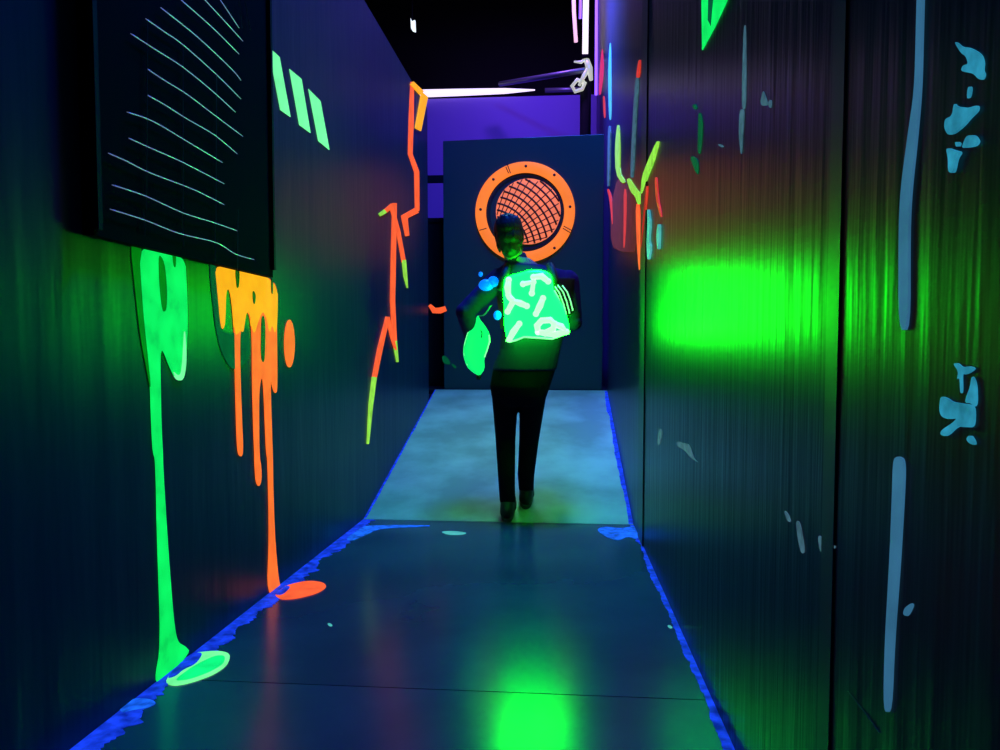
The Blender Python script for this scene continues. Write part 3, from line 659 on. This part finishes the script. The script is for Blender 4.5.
# shirt, trousers, shoes
bm = bmesh.new(); loft(bm, trings(1, 9, 0.014)); 
limb(bm, armL[:2] + [armL[1].lerp(armL[2], 0.93)], [0.052, 0.043, 0.034], 0.010); limb(bm, armR[:2] + [armR[1].lerp(armR[2], 0.93)], [0.052, 0.043, 0.034], 0.010)
tube(bm, [J(518, 268), J(516, 260), J(514.5, 255.5, -.005)], [0.075, 0.064, 0.061], 18)
fused('shirt', bm, M['shirt'], person, 0.007, 3)
bm = bmesh.new(); loft(bm, trings(7, 12, 0.008))
for L_ in (legL, legR): limb(bm, L_[:3] + [L_[2].lerp(L_[3], 0.92)], [0.071, 0.051, 0.043, 0.038], 0.006)
fused('trousers', bm, M['trousers'], person, 0.007, 3)
for foot, yy in ((legL[3], Lf), (legR[3], Rf)):
    bm = bmesh.new()
    g = lambda y, h: Vector((foot.x, y, rz(y) + h))
    limb(bm, [g(yy, 0.085), g(yy - 0.035, 0.045), g(yy + 0.06, 0.052), g(yy + 0.13, 0.040), g(yy + 0.185, 0.030)], [0.040, 0.040, 0.043, 0.041, 0.030])
    def flat(b2):
        for v in b2.verts:
            lo = rz(v.co.y) + 0.016
            if v.co.z < lo: v.co.z = lo
    sh = fused('shoe', bm, M['shoe'], person, 0.006, 3, flat)
    bm = bmesh.new(); N_ = 28; ol = []
    for k in range(N_):
        t = 2 * math.pi * k / N_; yv = yy + 0.072 + 0.150 * math.sin(t); wv = 0.046 - 0.006 * math.cos(2 * t) * 1.0 + (0.004 if math.sin(t) > 0 else -0.004)
        ol.append((foot.x + wv * math.cos(t), yv))
    lo = [bm.verts.new((x, y, rz(max(y, YJ + .004)) + 0.001)) for x, y in ol]; hi = [bm.verts.new((x, y, rz(y) + 0.020)) for x, y in ol]
    bm.faces.new(lo[::-1]); bm.faces.new(hi)
    for k in range(N_): bm.faces.new((lo[k], lo[(k + 1) % N_], hi[(k + 1) % N_], hi[k]))
    link('sole', bm, M['sole'], sh)
# vest: foam carrier round the chest, glowing back shell, side pod, straps, caps, cord
G8 = lambda pts, dy: [J(440 + u / 5.357, 250 + v / 5.357, dy) for u, v in pts]
vest = None
bm = bmesh.new(); loft(bm, [(c, rx * PX + 0.026, ry * PX + 0.030) for c, rx, ry in torso[3:7]] )
vest = fused('vest', bm, M['vestblack'], person, 0.008, 3); vest['label'] = 'black harness with glowing green back shell'
WORLD[vest.name] = vest.location + person.location
def vpart(n, bm, m, smooth=False): return link(n, bm, m, vest, smooth)
for (u, sd) in ((505, -1), (553, 1)):
    bm = bmesh.new(); tube(bm, [J(u + 4 * sd, 290, -0.145), J(u, 274, -0.12), J(u - 3 * sd, 266.5, -0.05), J(u - 3 * sd, 266.5, 0.04), J(u, 276, 0.115), J(u + 4 * sd, 292, 0.145)], 0.024, 12)
    vpart('shoulder_strap', bm, M['vestblack'], True)
shell = [(345,150),(385,132),(430,122),(470,108),(520,104),(565,112),(598,132),(606,180),(612,225),(640,262),(668,310),(682,360),(694,412),(690,440),(645,462),(600,478),(520,472),(450,468),(405,486),(365,494),(352,450),(344,400),(346,330),(338,250),(340,190)]
YB0, YB1 = -0.150, -0.205
bm = bmesh.new(); out0 = G8(rounded(shell, 1), YB0 + 0.02); c8 = Vector((515, 300))
prev = None
for f_, dy in ((1.0, YB0 + 0.03), (1.0, YB1 + 0.030), (0.97, YB1 + 0.014), (0.90, YB1 + 0.004), (0.6, YB1), (0.2, YB1 - 0.003)):
    pts = [(c8.x + (x - c8.x) * f_, c8.y + (y - c8.y) * f_) for x, y in rounded(shell, 1)]
    cur = [bm.verts.new(p) for p in G8(pts, dy)]
    if prev:
        for k in range(len(cur)): bm.faces.new((prev[k], prev[(k + 1) % len(cur)], cur[(k + 1) % len(cur)], cur[k]))
    else: bm.faces.new(cur)
    prev = cur
bm.faces.new(prev)
bs = vpart('back_shell', bm, M['vg'], True); bs['label'] = 'glowing green back shell'
leds = [[(368,160),(362,200),(366,240)], [(362,330),(392,275),(430,285),(465,300)], [(372,252),(395,276)], [(445,182),(500,172),(492,232)], [(500,145),(545,140),(580,168)],
        [(552,258),(535,300),(514,342)], [(425,395),(392,440),(372,478)], [(525,440),(520,405),(545,378),(590,375),(615,395),(605,425),(565,445),(525,440)], [(610,395),(650,410),(678,438),(620,452),(565,448)]]
for L_ in leds:
    bm = bmesh.new(); P = G8(L_, YB1 - 0.004)
    tube(bm, P, [0.014] + [0.018] * (len(P) - 2) + [0.014] if len(P) > 2 else 0.016, 8)
    for p in P: ball(bm, p, 0.0165, 10)
    vpart('led_strip', bm, M['vw'], True)
bm = bmesh.new(); tube(bm, G8([(352,485),(372,492),(405,484),(450,466),(520,470),(600,476),(645,460),(692,436)], YB1 + 0.012), 0.005, 8); vpart('rim_light', bm, M['gunw'], True)
pod = [(606,185),(650,183),(690,215),(712,262),(726,320),(708,352),(672,352),(650,300),(628,255),(608,225)]
bm = bmesh.new(); prism(bm, G8(rounded(pod, 1), -0.13), Vector((0, -1, 0)), 0.05, 0); pd = vpart('side_pod', bm, M['vestblack'])
for L_ in ([(615,195),(640,230),(662,290),(676,345)], [(630,188),(660,225),(680,280),(695,340)], [(655,190),(682,225),(700,275),(712,325)], [(612,215),(632,250),(648,295)]):
    bm = bmesh.new(); tube(bm, G8(L_, -0.183), 0.0035, 8); vpart('rib_light', bm, M['gunw'], True)
for (u, v, r) in ((248, 188, (0.042, 0.03, 0.032)), (285, 170, (0.03, 0.03, 0.03)), (218, 130, (0.012, 0.012, 0.014)), (308, 350, (0.022, 0.02, 0.026))):
    bm = bmesh.new(); ball(bm, G8([(u, v)], -0.09)[0], r, 18)
    for v_ in bm.verts:
        if v_.co.y > J(0, 0, -0.075).y: v_.co.y = J(0, 0, -0.075).y
    vpart('blue_light_cap', bm, M['vb'], True)  # glow of the caps also stands for the blue-lit sleeve and strap
bm = bmesh.new(); box(bm, J(516, 330, 0.145), J(556, 288, 0.19)); bmesh.ops.bevel(bm, geom=list(bm.edges), offset=0.012, segments=2, affect='EDGES'); vpart('front_pack', bm, M['plast'])
bm = bmesh.new(); box(bm, J(522, 323, 0.19), J(550, 295, 0.197)); vpart('front_light', bm, M['vg'])
# phaser held muzzle down in the left hand
gun = empty('laser_phaser', J(477, 345, 0.0)); WORLD[gun.name] = gun.location.copy()
tag(gun, 'glowing green phaser held muzzle down in the left hand of the person', 'toy gun')
go = [(205,348),(216,375),(238,400),(268,450),(264,500),(252,540),(237,580),(240,640),(212,676),(175,656),(142,625),(122,560),(128,500),(150,430),(180,400),(194,362)]
bm = bmesh.new(); prev = None; c9 = (190, 520)
for f_, dy in ((0.8, 0.032), (1.0, 0.018), (1.0, -0.018), (0.9, -0.030), (0.55, -0.036)):
    cur = [bm.verts.new(p) for p in G8([(c9[0] + (x - c9[0]) * f_, c9[1] + (y - c9[1]) * f_) for x, y in rounded(go, 1)], dy)]
    if prev:
        for k in range(len(cur)): bm.faces.new((prev[k], prev[(k + 1) % len(cur)], cur[(k + 1) % len(cur)], cur[k]))
    else: bm.faces.new(cur)
    prev = cur
bm.faces.new(prev); link('shell', bm, M['gun'], gun, True)
bm = bmesh.new(); tube(bm, [GC + Vector((0, -0.055, 0.004)), GC + Vector((0, 0.0, 0)), GC + Vector((0, 0.065, -0.004))], [0.017, 0.016, 0.019], 16); link('grip', bm, M['plast'], gun, True)
bm = bmesh.new(); tube(bm, [G8([(208, 668)], 0)[0], G8([(206, 695)], 0)[0]], [0.016, 0.013], 14); link('muzzle', bm, M['plast'], gun, True)
bm = bmesh.new(); tube(bm, G8([(262,455),(266,490),(252,535),(238,575)], -0.024), 0.004, 8); link('side_light', bm, M['gunw'], gun, True)
bm = bmesh.new(); tube(bm, G8([(152,440),(134,500),(130,560),(148,618)], -0.024), 0.003, 8); link('side_light', bm, M['gunw'], gun, True)
bm = bmesh.new(); tube(bm, G8([(218,430),(226,445),(222,470)], -0.036), 0.003, 6); link('seam', bm, M['plast'], gun, True)
bm = bmesh.new(); P = []
a_, b_ = G8([(272, 296)], -0.10)[0], G8([(208, 352)], 0.0)[0]
for k in range(120):
    t = k / 119; c_ = a_.lerp(b_, t); c_.z -= 0.02 * math.sin(math.pi * t); P.append(c_ + Vector((math.cos(k * 0.9), math.sin(k * 0.9), 0)) * 0.005)
tube(bm, P, 0.0022, 6); link('coiled_cord', bm, M['grey_metal'], gun, True)
